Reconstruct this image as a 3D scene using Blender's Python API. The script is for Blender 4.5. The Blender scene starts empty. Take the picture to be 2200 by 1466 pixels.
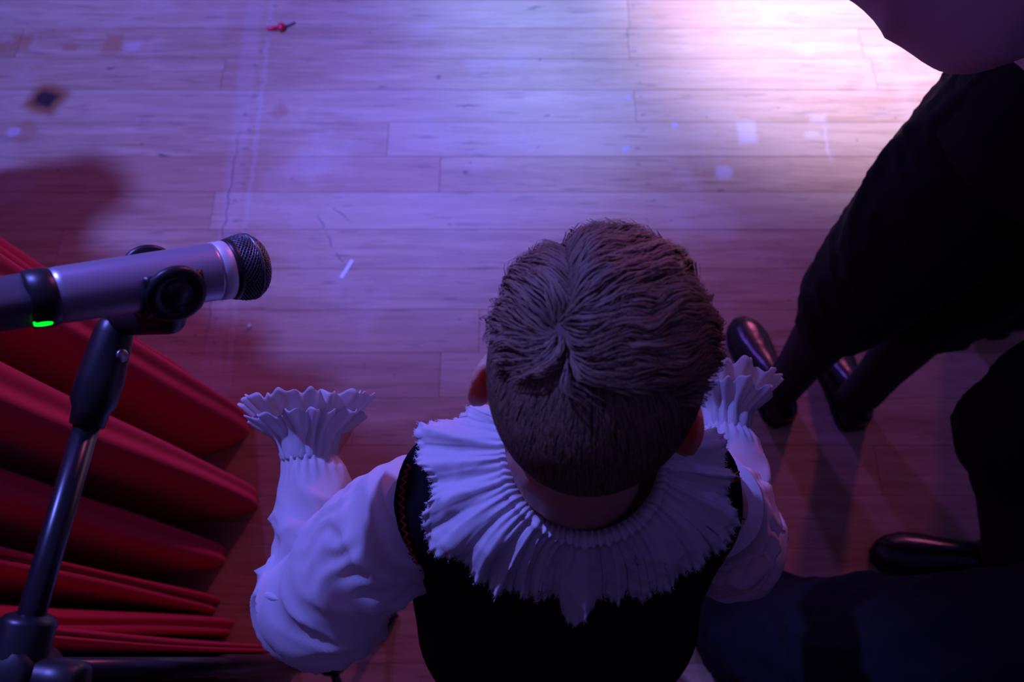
import bpy, math, random
import numpy as np
from mathutils import Vector, Matrix, noise
from mathutils.bvhtree import BVHTree

random.seed(7)
rng = np.random.default_rng(7)
sc = bpy.context.scene
COL = sc.collection

# ------------------------------------------------------------------ camera
FPX, PITCH, EYE = 1600.0, math.radians(67.0), Vector((0, 0, 1.55))
CF = Vector((0, math.cos(PITCH), -math.sin(PITCH)))
CU = Vector((0, math.sin(PITCH), math.cos(PITCH)))
cam = bpy.data.cameras.new('camera')
camo = bpy.data.objects.new('camera', cam)
COL.objects.link(camo)
camo.location = EYE
camo.rotation_euler = (math.pi / 2 - PITCH, 0, 0)
cam.sensor_width = 36.0
cam.lens = 36.0 * FPX / 2200.0
cam.clip_start = 0.02
cam.dof.use_dof = True
cam.dof.focus_distance = 0.62
cam.dof.aperture_fstop = 6.5
sc.camera = camo

# ------------------------------------------------------------------ world, lamps, exposure
sc.view_settings.view_transform = 'Standard'
sc.view_settings.look = 'None'
sc.view_settings.exposure = 0.0
sc.view_settings.gamma = 1.0
sc.view_settings.use_curve_mapping = False
wd = bpy.data.worlds.new('world')
sc.world = wd
wd.use_nodes = True
wd.node_tree.nodes['Background'].inputs['Color'].default_value = (0.29, 0.19, 1.0, 1)
wd.node_tree.nodes['Background'].inputs['Strength'].default_value = 0.23


def spot(name, loc, target, energy, color, angle, blend, radius):
    l = bpy.data.lights.new(name, 'SPOT')
    l.energy, l.color = energy, color
    l.spot_size, l.spot_blend = math.radians(angle), blend
    l.shadow_soft_size = radius
    o = bpy.data.objects.new(name, l)
    COL.objects.link(o)
    o.location = loc
    o.rotation_euler = (Vector(target) - Vector(loc)).to_track_quat('-Z', 'Y').to_euler()
    return o


# lavender lamp hung high over the curtain, violet and pink lamps out on the stage, one hot white lamp
spot('lavender_stage_lamp', (-1.9, 0.85, 3.8), (-0.50, 1.85, 0), 1050, (0.12, 0.16, 1.0), 46, 1.0, 0.09)
spot('lavender_pool_lamp', (-0.5, 3.0, 4.0), (-0.16, 1.20, 0), 600, (0.08, 0.17, 1.0), 17, 1.0, 0.10)
spot('pale_blue_stage_lamp', (0.1, 4.0, 3.8), (0.35, 1.90, 0), 1050, (0.22, 0.42, 1.0), 22, 1.0, 0.10)
spot('blue_side_lamp', (-1.7, 2.2, 3.4), (-0.17, 0.16, 0.92), 640, (0.17, 0.18, 1.0), 13.5, 0.5, 0.06)
spot('violet_stage_lamp', (-0.9, 4.3, 3.6), (0.15, 1.65, 0), 190, (0.25, 0.09, 1.0), 54, 1.0, 0.12)
spot('pink_stage_lamp', (1.9, 4.2, 1.65), (-0.1, 0.4, 0.8), 160, (1.0, 0.18, 0.46), 42, 0.8, 0.15)
spot('white_stage_lamp', (1.3, 3.6, 3.6), (1.14, 2.04, 0), 3500, (0.64, 0.57, 1.0), 28, 1.0, 0.08)


# ------------------------------------------------------------------ helpers
def at(px, py, z=0.0):
    d = CF * FPX + Vector((px - 1100, 0, 0)) + CU * (733 - py)
    return EYE + d * ((z - EYE.z) / d.z)


def atd(px, py, t):
    return EYE + (CF * FPX + Vector((px - 1100, 0, 0)) + CU * (733 - py)) * (t / FPX)


def mesh(name, v, f):
    m = bpy.data.meshes.new(name)
    m.from_pydata([tuple(p) for p in v], [], [tuple(q) for q in f])
    m.update()
    return m


def obj(name, m, mat, parent=None, smooth=True):
    if isinstance(m, tuple):
        m = mesh(name, *m)
    o = bpy.data.objects.new(name, m)
    COL.objects.link(o)
    if mat:
        if m.materials:
            m.materials[0] = mat
        else:
            m.materials.append(mat)
    if smooth:
        m.polygons.foreach_set('use_smooth', [True] * len(m.polygons))
    if parent:
        o.parent = parent
    return o


def tag(o, label=None, cat=None, group=None, kind=None):
    for k, v in (('label', label), ('category', cat), ('group', group), ('kind', kind)):
        if v:
            o[k] = v
    return o


def empty(name, loc=(0, 0, 0)):
    o = bpy.data.objects.new(name, None)
    o.empty_display_size = 0.05
    COL.objects.link(o)
    return o


def join(parts):
    V, F, b = [], [], 0
    for v, f in parts:
        V += [tuple(p) for p in v]
        F += [tuple(i + b for i in q) for q in f]
        b += len(v)
    return V, F


def frame(d, up=(0, 0, 1)):
    d = Vector(d).normalized()
    u = Vector(up)
    x = d.cross(u)
    if x.length < 1e-4:
        x = d.cross(Vector((0, 1, 0)))
    x.normalize()
    return x, x.cross(d).normalized(), d


def rings(R, closed=True, cap0=True, cap1=True):
    n, m = len(R), len(R[0])
    V = [p for r in R for p in r]
    F = []
    mm = m if closed else m - 1
    for i in range(n - 1):
        for j in range(mm):
            k = (j + 1) % m
            F.append((i * m + j, i * m + k, (i + 1) * m + k, (i + 1) * m + j))
    if closed and cap0:
        F.append(tuple(reversed(range(m))))
    if closed and cap1:
        F.append(tuple(range((n - 1) * m, n * m)))
    return V, F


def lathe(p0, d, prof, n=40, cap0=True, cap1=True):
    """prof = list of (distance along d, radius)"""
    x, y, d = frame(d)
    R = [[Vector(p0) + d * s + (x * math.cos(2 * math.pi * j / n) + y * math.sin(2 * math.pi * j / n)) * max(r, 1e-5)
          for j in range(n)] for s, r in prof]
    return rings(R, True, cap0, cap1)


def crom(P, n):
    """Catmull-Rom through P, n samples per span"""
    P = [np.array(p, float) for p in P]
    Q = [2 * P[0] - P[1]] + P + [2 * P[-1] - P[-2]]
    out = []
    for i in range(1, len(Q) - 2):
        for k in range(n):
            t = k / n
            a, b, c, d = Q[i - 1:i + 3]
            out.append(0.5 * (2 * b + (c - a) * t + (2 * a - 5 * b + 4 * c - d) * t * t + (3 * b - a - 3 * c + d) * t ** 3))
    out.append(Q[-2])
    return out


def sweep(path, radii, n=24, cap=True, disp=None, up=(0, 0, 1)):
    P = [Vector(p) for p in path]
    T = [(P[min(i + 1, len(P) - 1)] - P[max(i - 1, 0)]).normalized() for i in range(len(P))]
    x, y, _ = frame(T[0], up)
    R = []
    for i, p in enumerate(P):
        if i:
            q = T[i - 1].rotation_difference(T[i])
            x = q @ x
            y = q @ y
        rr = radii[i]
        ring = []
        for j in range(n):
            a = 2 * math.pi * j / n
            nrm = x * math.cos(a) + y * math.sin(a)
            r = rr if not disp else rr + disp(p + nrm * rr, i / (len(P) - 1), a)
            ring.append(p + nrm * r)
        R.append(ring)
    return rings(R, True, cap, cap)


def ball(c, r, rot=None, n=20, m=12):
    if not hasattr(r, '__len__'):
        r = (r, r, r)
    V, F = [], []
    for i in range(m + 1):
        th = math.pi * i / m
        for j in range(n):
            ph = 2 * math.pi * j / n
            p = Vector((r[0] * math.sin(th) * math.cos(ph), r[1] * math.sin(th) * math.sin(ph), r[2] * math.cos(th)))
            V.append(Vector(c) + (rot @ p if rot else p))
    for i in range(m):
        for j in range(n):
            k = (j + 1) % n
            F.append((i * n + j, (i + 1) * n + j, (i + 1) * n + k, i * n + k))
    return V, F


def chain(pts, rad, n=16):
    out = []
    for i, p in enumerate(pts):
        out.append(ball(p, rad[i], None, n, 10))
        if i:
            a, b = Vector(pts[i - 1]), Vector(p)
            d = b - a
            if d.length > 1e-5:
                out.append(lathe(a, d, [(0, rad[i - 1]), (d.length, rad[i])], n))
    return out


def fuse(name, parts, voxel, smooth=4, disp=None):
    """one continuous skin round overlapping closed pieces"""
    o = bpy.data.objects.new('t', mesh('t', *join(parts)))
    COL.objects.link(o)
    r = o.modifiers.new('r', 'REMESH')
    r.mode, r.voxel_size = 'VOXEL', voxel
    if smooth:
        s = o.modifiers.new('s', 'SMOOTH')
        s.iterations, s.factor = smooth, 0.5
    dg = bpy.context.evaluated_depsgraph_get()
    m = bpy.data.meshes.new_from_object(o.evaluated_get(dg))
    m.name = name
    bpy.data.objects.remove(o)
    if disp:
        nr = [v.normal.copy() for v in m.vertices]
        for v, q in zip(m.vertices, nr):
            v.co = v.co + q * disp(v.co, q)
        m.update()
    return m


def ridged(p, f, seed=0.0):
    return (1 - abs(noise.noise(Vector(p) * f + Vector((seed, seed * 1.7, -seed))))) ** 3


def box(c, s, bev=0.0):
    x, y, z = (q / 2 for q in s)
    b = bev
    V, F = [], []
    L = [(-z, 0), (z - b, 0), (z, b)] if b else [(-z, 0), (z, 0)]
    R = [[Vector(c) + Vector((sx * (x - i), sy * (y - i), h)) for sx, sy in ((-1, -1), (1, -1), (1, 1), (-1, 1))] for h, i in L]
    return rings(R)


# ------------------------------------------------------------------ materials
def mat(name, col, rough=0.6, metal=0.0, sheen=0.0, bump=None, vary=None, spec=0.5, sss=0.0, emit=None, trans=0.0):
    m = bpy.data.materials.new(name)
    m.use_nodes = True
    nt = m.node_tree
    N, Lk = nt.nodes, nt.links
    p = N['Principled BSDF']
    p.inputs['Base Color'].default_value = (*col, 1)
    p.inputs['Roughness'].default_value = rough
    p.inputs['Metallic'].default_value = metal
    p.inputs['Specular IOR Level'].default_value = spec
    if sheen:
        p.inputs['Sheen Weight'].default_value = sheen
        p.inputs['Sheen Roughness'].default_value = 0.5
    if sss:
        p.inputs['Subsurface Weight'].default_value = sss
        p.inputs['Subsurface Radius'].default_value = (1.0, 0.25, 0.12)
        p.inputs['Subsurface Scale'].default_value = 0.03
    if emit:
        p.inputs['Emission Color'].default_value = (*emit[:3], 1)
        p.inputs['Emission Strength'].default_value = emit[3]
    tc = N.new('ShaderNodeTexCoord')
    if vary:
        t = N.new('ShaderNodeTexNoise')
        t.inputs['Scale'].default_value = vary[0]
        t.inputs['Detail'].default_value = 5
        Lk.new(tc.outputs['Object'], t.inputs['Vector'])
        mx = N.new('ShaderNodeMix')
        mx.data_type = 'RGBA'
        mx.inputs[6].default_value = (*col, 1)
        mx.inputs[7].default_value = (*vary[1], 1)
        Lk.new(t.outputs['Fac'], mx.inputs[0])
        Lk.new(mx.outputs[2], p.inputs['Base Color'])
    if bump:
        t = N.new('ShaderNodeTexNoise')
        t.inputs['Scale'].default_value = bump[0]
        t.inputs['Detail'].default_value = 3
        Lk.new(tc.outputs['Object'], t.inputs['Vector'])
        b = N.new('ShaderNodeBump')
        b.inputs['Strength'].default_value = bump[1]
        b.inputs['Distance'].default_value = bump[2]
        Lk.new(t.outputs['Fac'], b.inputs['Height'])
        Lk.new(b.outputs[0], p.inputs['Normal'])
    if trans:
        tr = N.new('ShaderNodeBsdfTranslucent')
        tr.inputs['Color'].default_value = (*col, 1)
        ms = N.new('ShaderNodeMixShader')
        ms.inputs[0].default_value = trans
        Lk.new(p.outputs[0], ms.inputs[1])
        Lk.new(tr.outputs[0], ms.inputs[2])
        Lk.new(ms.outputs[0], N['Material Output'].inputs['Surface'])
    return m


M_skin = mat('child_skin', (0.62, 0.30, 0.22), 0.5, sss=0.7, bump=(220, 0.12, 0.001))
M_cotton = mat('white_cotton', (0.78, 0.76, 0.78), 0.85, bump=(900, 0.12, 0.0006), trans=0.36, spec=0.15)
M_vest = mat('black_wool', (0.006, 0.006, 0.008), 0.95, bump=(700, 0.5, 0.001), spec=0.08)
M_stitch = mat('red_thread', (0.55, 0.015, 0.02), 0.7)
M_navy = mat('navy_wool', (0.007, 0.007, 0.012), 0.85, bump=(500, 0.3, 0.001), spec=0.2)
M_black = mat('black_wool_trouser', (0.009, 0.009, 0.013), 0.85, bump=(500, 0.3, 0.001), spec=0.2)
M_stock = mat('grey_knit_stocking', (0.055, 0.048, 0.06), 0.9, bump=(350, 0.4, 0.001), spec=0.15)
M_shoe = mat('black_patent_leather', (0.008, 0.008, 0.010), 0.26, bump=(40, 0.25, 0.004))
M_sole = mat('dark_rubber_sole', (0.012, 0.012, 0.012), 0.7)
M_shirt = mat('pale_linen_shirt', (0.62, 0.50, 0.58), 0.85, bump=(700, 0.15, 0.0006), spec=0.15)
M_curtain = mat('red_curtain_cloth', (0.56, 0.030, 0.095), 0.85, sheen=0.08, bump=(900, 0.25, 0.0008), spec=0.2)
M_seam = mat('red_hem_thread', (0.16, 0.006, 0.012), 0.8)
M_eye = mat('eye_white', (0.8, 0.8, 0.8), 0.2)
M_adulthair = mat('dark_brown_hair', (0.05, 0.03, 0.02), 0.5, bump=(200, 0.6, 0.004))
M_miccase = mat('brushed_gunmetal', (0.46, 0.46, 0.56), 0.36, metal=0.7, bump=(60, 0.02, 0.001))
M_micring = mat('pale_silver_ring', (0.72, 0.72, 0.76), 0.45, metal=0.25)
M_mictail = mat('dark_grey_plastic', (0.075, 0.07, 0.085), 0.45)
M_blackplastic = mat('black_plastic', (0.010, 0.010, 0.013), 0.38)
M_grille = mat('black_steel_mesh', (0.16, 0.16, 0.18), 0.35, metal=0.8)
M_led = mat('green_led', (0.0, 0.3, 0.02), 0.3, emit=(0.0, 1.0, 0.03, 1.6))
M_standmetal = mat('black_stand_tube', (0.012, 0.012, 0.016), 0.3, metal=0.2)
M_screw = mat('steel_screw', (0.35, 0.33, 0.36), 0.35, metal=1.0)
M_redplastic = mat('red_plastic', (0.75, 0.012, 0.06), 0.3)
M_greywire = mat('grey_cord', (0.10, 0.09, 0.12), 0.6)
M_paper = mat('white_paper', (0.85, 0.85, 0.85), 0.7)
M_bead = mat('pearl_bead', (0.9, 0.92, 0.95), 0.12)
M_sub = mat('dark_subfloor', (0.03, 0.016, 0.010), 0.9)


def wood():
    m = bpy.data.materials.new('worn_maple_plank')
    m.use_nodes = True
    nt = m.node_tree
    N, L = nt.nodes, nt.links
    p = N['Principled BSDF']
    geo = N.new('ShaderNodeNewGeometry')
    oi = N.new('ShaderNodeObjectInfo')

    def val(x):
        n = N.new('ShaderNodeValue'); n.outputs[0].default_value = x
        return n.outputs[0]

    def math_(op, a, b=None, c=None, clamp=False):
        n = N.new('ShaderNodeMath'); n.operation = op; n.use_clamp = clamp
        for i, q in enumerate((a, b, c)):
            if q is None:
                continue
            if isinstance(q, (int, float)):
                n.inputs[i].default_value = q
            else:
                L.new(q, n.inputs[i])
        return n.outputs[0]

    def mix(fac, a, b, mode='MIX'):
        n = N.new('ShaderNodeMix'); n.data_type = 'RGBA'; n.blend_type = mode
        for i, q in ((0, fac), (6, a), (7, b)):
            if isinstance(q, tuple):
                n.inputs[i].default_value = (*q, 1)
            elif isinstance(q, (int, float)):
                n.inputs[i].default_value = q
            else:
                L.new(q, n.inputs[i])
        return n.outputs[2]

    def mapping(vec, loc=(0, 0, 0), rot=0.0, scl=(1, 1, 1), kind='TEXTURE'):
        n = N.new('ShaderNodeMapping'); n.vector_type = kind
        n.inputs['Location'].default_value = loc
        n.inputs['Rotation'].default_value = (0, 0, rot)
        n.inputs['Scale'].default_value = scl
        L.new(vec, n.inputs['Vector'])
        return n.outputs[0]

    def tex(vec, scale, detail=4, rough=0.55, dist=0.0):
        n = N.new('ShaderNodeTexNoise')
        n.inputs['Scale'].default_value = scale
        n.inputs['Detail'].default_value = detail
        n.inputs['Roughness'].default_value = rough
        n.inputs['Distortion'].default_value = dist
        L.new(vec, n.inputs['Vector'])
        return n.outputs['Fac']

    def ramp(x, a, b):
        n = N.new('ShaderNodeMapRange'); n.interpolation_type = 'SMOOTHSTEP'
        n.inputs['From Min'].default_value = a
        n.inputs['From Max'].default_value = b
        L.new(x, n.inputs['Value'])
        return n.outputs[0]

    # per-plank shift of the grain
    sh = N.new('ShaderNodeCombineXYZ')
    L.new(math_('MULTIPLY', oi.outputs['Random'], 37.0), sh.inputs['X'])
    L.new(math_('MULTIPLY', oi.outputs['Random'], 91.0), sh.inputs['Z'])
    add = N.new('ShaderNodeVectorMath'); add.operation = 'ADD'
    L.new(geo.outputs['Position'], add.inputs[0]); L.new(sh.outputs[0], add.inputs[1])
    gp = add.outputs[0]
    grain = tex(mapping(gp, scl=(0.30, 0.022, 1)), 1.0, 7, 0.65, 0.6)
    fine = tex(mapping(gp, scl=(0.08, 0.004, 1)), 1.0, 4, 0.6)
    cloud = tex(geo.outputs['Position'], 3.2, 6, 0.6)
    cloud2 = tex(geo.outputs['Position'], 11.0, 5, 0.65)
    tone = math_('ADD', math_('MULTIPLY', grain, 0.75), math_('MULTIPLY', fine, 0.30))
    c = mix(ramp(tone, 0.30, 0.80), (0.36, 0.18, 0.095), (0.62, 0.40, 0.25))
    # some planks redder, some paler
    c = mix(math_('MULTIPLY', ramp(oi.outputs['Random'], 0.45, 1.0), 0.45), c, (0.46, 0.20, 0.12))
    c = mix(math_('MULTIPLY', ramp(oi.outputs['Random'], 0.30, 0.0), 0.28), c, (0.68, 0.50, 0.36))
    # pale scuffed film and dirty patches
    c = mix(math_('MULTIPLY', ramp(cloud, 0.50, 0.70), 0.35), c, (0.62, 0.50, 0.46))
    c = mix(math_('MULTIPLY', ramp(cloud2, 0.58, 0.75), 0.22), c, (0.25, 0.13, 0.09))
    # dark streaks along the grain
    streak = tex(mapping(gp, scl=(0.11, 0.010, 1)), 1.0, 3, 0.5)
    c = mix(math_('MULTIPLY', ramp(streak, 0.58, 0.76), 0.55), c, (0.15, 0.07, 0.05))
    # small dark dents
    vo = N.new('ShaderNodeTexVoronoi'); vo.inputs['Scale'].default_value = 13.0
    L.new(geo.outputs['Position'], vo.inputs['Vector'])
    c = mix(math_('MULTIPLY', ramp(vo.outputs['Distance'], 0.060, 0.025), 0.55), c, (0.08, 0.045, 0.05))
    # wobble for the stains' outlines
    nz = N.new('ShaderNodeTexNoise'); nz.inputs['Scale'].default_value = 30.0; nz.inputs['Detail'].default_value = 3
    L.new(geo.outputs['Position'], nz.inputs['Vector'])
    off = N.new('ShaderNodeVectorMath'); off.operation = 'MULTIPLY_ADD'
    L.new(nz.outputs['Color'], off.inputs[0])
    off.inputs[1].default_value = (0.022, 0.022, 0)
    L.new(geo.outputs['Position'], off.inputs[2])
    sub = N.new('ShaderNodeVectorMath'); sub.operation = 'SUBTRACT'
    L.new(off.outputs[0], sub.inputs[0]); sub.inputs[1].default_value = (0.011, 0.011, 0)
    wp = sub.outputs[0]

    def stain(c, pos, size, rot, col, op, square=False, soft=0.45, wobble=True, diamond=False):
        q = mapping(wp if wobble else geo.outputs['Position'], (pos[0], pos[1], 0), rot, (size[0], size[1], 1))
        s = N.new('ShaderNodeSeparateXYZ'); L.new(q, s.inputs[0])
        ax, ay = math_('ABSOLUTE', s.outputs[0]), math_('ABSOLUTE', s.outputs[1])
        if diamond:
            d = math_('MULTIPLY', math_('ADD', math_('ADD', ax, ay), math_('SQRT', math_('ADD', math_('MULTIPLY', ax, ax), math_('MULTIPLY', ay, ay)))), 0.55)
        elif square:
            d = math_('MAXIMUM', ax, ay)
        else:
            d = math_('SQRT', math_('ADD', math_('MULTIPLY', ax, ax), math_('MULTIPLY', ay, ay)))
        return mix(math_('MULTIPLY', ramp(d, 1.0, 1.0 - soft), op), c, col)

    def P(px, py):
        q = at(px, py)
        return (q.x, q.y)
    # burn mark with scorched rim
    c = stain(c, P(100, 214), (0.088, 0.082), 0.35, (0.30, 0.10, 0.030), 0.95, diamond=True, soft=0.5)
    c = stain(c, P(98, 212), (0.052, 0.046), 0.35, (0.020, 0.008, 0.012), 0.97, diamond=True, soft=0.6)
    c = stain(c, P(52, 285), (0.040, 0.050), 0.0, (0.40, 0.17, 0.07), 0.5)
    # bare rectangles along the left boards
    for x, y, sx, sy in ((45, 90, 0.034, 0.036), (150, 104, 0.026, 0.014), (243, 92, 0.030, 0.040), (5, 100, 0.02, 0.022)):
        c = stain(c, P(x, y), (sx, sy), 0, (0.42, 0.16, 0.07), 0.7, True, 0.4)
    c = stain(c, P(600, 240), (0.040, 0.042), 0, (0.42, 0.13, 0.08), 0.45, diamond=True, soft=0.5)
    c = stain(c, P(545, 885), (0.075, 0.055), 0, (0.42, 0.15, 0.09), 0.45, True, 0.35)
    # dark gouges
    for x, y, sx, sy, r in ((352, 333, 0.024, 0.006, 0), (1005, 227, 0.050, 0.005, 0), (820, 187, 0.022, 0.004, 0), (1175, 250, 0.016, 0.004, 0),
                            (1000, 370, 0.010, 0.008, 0), (1161, 129, 0.007, 0.007, 0), (1548, 412, 0.014, 0.006, 0), (1150, 18, 0.035, 0.006, 0.2),
                            (945, 165, 0.010, 0.012, 0), (240, 145, 0.02, 0.006, 0.2)):
        c = stain(c, P(x, y), (sx, sy), r, (0.07, 0.035, 0.04), 0.75, soft=0.8)
    # crack: three short dark strokes ending at the paper strip
    for (x0, y0), (x1, y1) in (((682, 452), (702, 500)), ((702, 500), (716, 535)), ((716, 535), (741, 570)), ((705, 440), (760, 480))):
        a, b = at(x0, y0), at(x1, y1)
        c = stain(c, ((a.x + b.x) / 2, (a.y + b.y) / 2), ((b - a).length / 2 + 0.004, 0.0035), math.atan2(b.y - a.y, b.x - a.x), (0.07, 0.035, 0.05), 0.6, soft=0.8)
    # pale tape residue: two squares, an angle, the strip running away at the left
    c = stain(c, P(1605, 285), (0.030, 0.046), 0, (0.72, 0.68, 0.76), 0.42, True, 0.5)
    c = stain(c, P(1757, 255), (0.032, 0.022), 0, (0.72, 0.64, 0.70), 0.32, True, 0.7)
    c = stain(c, P(1776, 305), (0.006, 0.075), 0, (0.72, 0.64, 0.70), 0.32, True, 0.7)
    c = stain(c, P(1745, 290), (0.024, 0.012), 0, (0.78, 0.72, 0.76), 0.3, True, 0.5)
    c = stain(c, P(1553, 370), (0.030, 0.030), 0, (0.70, 0.66, 0.80), 0.35, soft=0.6)
    c = stain(c, P(285, 100), (0.034, 0.030), 0, (0.66, 0.58, 0.62), 0.28, True, 0.8)
    c = stain(c, P(30, 282), (0.022, 0.018), 0, (0.66, 0.58, 0.62), 0.45)
    for x, y in ((1450, 270), (1345, 320), (1350, 210)):
        c = stain(c, P(x, y), (0.012, 0.010), 0, (0.35, 0.42, 0.85), 0.6, soft=0.8)
    for x0, x1, w, o in ((548, 455, 0.030, 0.10), (586, 490, 0.008, 0.13)):
        a, b = at(x0, 0), at(x1, 800)
        c = stain(c, ((a.x + b.x) / 2, (a.y + b.y) / 2), ((b - a).length / 2 + 0.3, w), math.atan2(b.y - a.y, b.x - a.x), (0.64, 0.58, 0.68), o, True, 0.5)
    a, b = at(520, 250), at(430, 800)
    c = stain(c, ((a.x + b.x) / 2, (a.y + b.y) / 2), ((b - a).length / 2, 0.003), math.atan2(b.y - a.y, b.x - a.x), (0.10, 0.05, 0.06), 0.5, True, 0.5)
    # nail heads over the joists
    for nx in (at(530, 300).x, at(1380, 300).x):
        s = N.new('ShaderNodeSeparateXYZ'); L.new(geo.outputs['Position'], s.inputs[0])
        fy = math_('ABSOLUTE', math_('SUBTRACT', math_('ABSOLUTE', math_('SUBTRACT', math_('FRACT', math_('DIVIDE', math_('SUBTRACT', s.outputs[1], 0.523), 0.107)), 0.5)), 0.27))
        dx = math_('ADD', math_('SUBTRACT', s.outputs[0], nx), math_('MULTIPLY', math_('SUBTRACT', cloud2, 0.5), 0.13))
        r2 = math_('SQRT', math_('ADD', math_('POWER', math_('MULTIPLY', fy, 0.107), 2.0), math_('POWER', dx, 2.0)))
        c = mix(math_('MULTIPLY', ramp(r2, 0.0075, 0.003), 0.38), c, (0.07, 0.05, 0.07))
    L.new(c, p.inputs['Base Color'])
    ro = math_('ADD', math_('MULTIPLY', cloud, 0.25), math_('MULTIPLY', grain, 0.15))
    L.new(math_('ADD', ro, 0.26), p.inputs['Roughness'])
    p.inputs['Specular IOR Level'].default_value = 0.45
    b = N.new('ShaderNodeBump'); b.inputs['Strength'].default_value = 0.25; b.inputs['Distance'].default_value = 0.002
    L.new(tone, b.inputs['Height'])
    L.new(b.outputs[0], p.inputs['Normal'])
    return m


M_wood = wood()


def hair_material():
    m = bpy.data.materials.new('light_brown_hair')
    m.use_nodes = True
    N, L = m.node_tree.nodes, m.node_tree.links
    p = N['Principled BSDF']
    a = N.new('ShaderNodeAttribute'); a.attribute_name = 'strand_tone'
    r = N.new('ShaderNodeValToRGB')
    r.color_ramp.elements[0].color = (0.045, 0.026, 0.018, 1)
    r.color_ramp.elements[1].color = (0.36, 0.22, 0.145, 1)
    L.new(a.outputs['Fac'], r.inputs[0])
    L.new(r.outputs[0], p.inputs['Base Color'])
    p.inputs['Roughness'].default_value = 0.55
    p.inputs['Specular IOR Level'].default_value = 0.24
    return m


M_hair = hair_material()

# ------------------------------------------------------------------ floor of single planks
PW, Y0 = 0.107, 0.523
floor = obj('floor', box((0, 0.6, -0.045), (6.4, 5.2, 0.04)), M_sub, smooth=False)
tag(floor, kind='structure')
tag(obj('wall_back', box((0, -1.6, 1.6), (6.4, 0.1, 3.3)), M_sub, smooth=False), kind='structure')
fixed = {5: [at(945, 376).x], 0: [at(945, 808).x], 9: [at(1350, 92).x, at(1850, 92).x], 10: [at(1350, 30).x], 7: [at(1365, 230).x],
         3: [at(1900, 540).x], -1: [at(760, 905).x], 8: [at(1880, 165).x]}
cache = {}
for k in range(-18, 24):
    y = Y0 + PW * (k + 0.5)
    cuts = sorted(fixed.get(k, []) or [random.uniform(-1.1, 1.1)])
    while cuts[0] > -1.5:
        cuts.insert(0, cuts[0] - random.uniform(1.6, 2.3))
    while cuts[-1] < 1.5:
        cuts.append(cuts[-1] + random.uniform(1.6, 2.3))
    cuts = [max(-3.1, min(3.1, q)) for q in cuts]
    if cuts[0] > -3.1:
        cuts.insert(0, -3.1)
    if cuts[-1] < 3.1:
        cuts.append(3.1)
    for x0, x1 in zip(cuts, cuts[1:]):
        if x1 - x0 < 0.05:
            continue
        v, f = box((0, 0, -0.0125), (x1 - x0 - 0.0006, PW - 0.0005, 0.025), 0.0006)
        o = obj('plank', (v, f), M_wood, floor, smooth=False)
        o.location = ((x0 + x1) / 2, y, random.uniform(-0.0004, 0.0))

# ------------------------------------------------------------------ curtain
# (hem pixel, pixel where the same fold leaves the frame, is it a crest)
hem_def = []


def fold(hx, hy, ux, uy, depth, lean):
    """a crest from two points of its line, then the valley behind it"""
    h = at(hx, hy, 0.012)
    d = CF * FPX + Vector((ux - 1100, 0, 0)) + CU * (733 - uy)
    # point on the ray with x = h.x + K*z
    t = (h.x + lean * EYE.z) / (d.x - lean * d.z)
    u = EYE + d * t
    ly = (u.y - h.y) / max(u.z, 0.05)
    return h, ly, depth, lean


folds = [
    fold(300, 735, 0, 530, 0.05, 0.05),
    fold(425, 830, 0, 560, 0.09, 0.04),
    fold(546, 920, 0, 588, 0.13, 0.02),
    fold(566, 1070, 0, 812, 0.17, 0.0),
    fold(494, 1195, 0, 1040, 0.16, -0.02),
    fold(478, 1300, 0, 1196, 0.12, -0.05),
    fold(512, 1346, 100, 1336, 0.10, -0.08),
    fold(592, 1398, 95, 1368, 0.16, -0.10),
    fold(622, 1413, 250, 1450, 0.18, -0.12),
    fold(540, 1500, 100, 1560, 0.12, -0.12),
    fold(540, 1580, 100, 1680, 0.12, -0.12),
    fold(520, 1660, 100, 1800, 0.12, -0.12),
]
ctrl = []
first = folds[0]
for x_, y_ in ((-1.40, 1.10), (-1.35, 1.06), (-1.34, 1.00), (-1.38, 0.97), (-1.36, 0.91), (-1.20, 0.865), (-1.175, 0.82), (-1.21, 0.79),
               (-1.09, 0.785), (-1.07, 0.745), (-1.10, 0.715), (-0.985, 0.705), (-0.97, 0.670), (-1.00, 0.645)):
    ctrl.append((Vector((x_, y_, 0.012)), -0.03, 0.06))
for i, (h, ly, dep, by) in enumerate(folds):
    wd_ = min([0.030] + [0.26 * (h - folds[q][0]).length for q in (i - 1, i + 1) if 0 <= q < len(folds)])
    ctrl.append((h + Vector((-0.6 * wd_, 0.8 * wd_, 0)), ly, by))
    ctrl.append((h.copy(), ly, by))
    ctrl.append((h + Vector((-0.45 * wd_, -0.9 * wd_, 0)), ly, by))
    if i + 1 < len(folds):
        n = folds[i + 1][0]
        v = h.lerp(n, 0.55)
        v.x = min(h.x, n.x) - dep
        ctrl.append((v, (ly + folds[i + 1][1]) / 2, (by + folds[i + 1][3]) / 2))
cv = [np.array([p.x, p.y, l, kx]) for p, l, kx in ctrl]
cv = crom(cv, 9)
NZ = 44
R = []
TOPZ = 1.26  # unseen top edge kept this low so it casts the left floor shadow
for a in range(NZ + 1):
    s = a / NZ
    z = 0.0015 + (TOPZ - 0.0015) * s ** 1.3
    ring = []
    for j, c in enumerate(cv):
        fl = 0.006 * noise.noise(Vector((j * 0.06, z * 2.0, 3.3)))
        zz = min(z, 1.3) + max(0, z - 1.3) * 0.35
        ring.append(Vector((c[0] + c[3] * zz - 0.020 * math.exp(-z / 0.05) + fl, c[1] + c[2] * zz + fl, z)))
    R.append(ring)
curtain = obj('curtain', rings(R, closed=False), M_curtain)
sd = curtain.modifiers.new('thickness', 'SOLIDIFY'); sd.thickness = 0.003; sd.offset = 0
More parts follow.
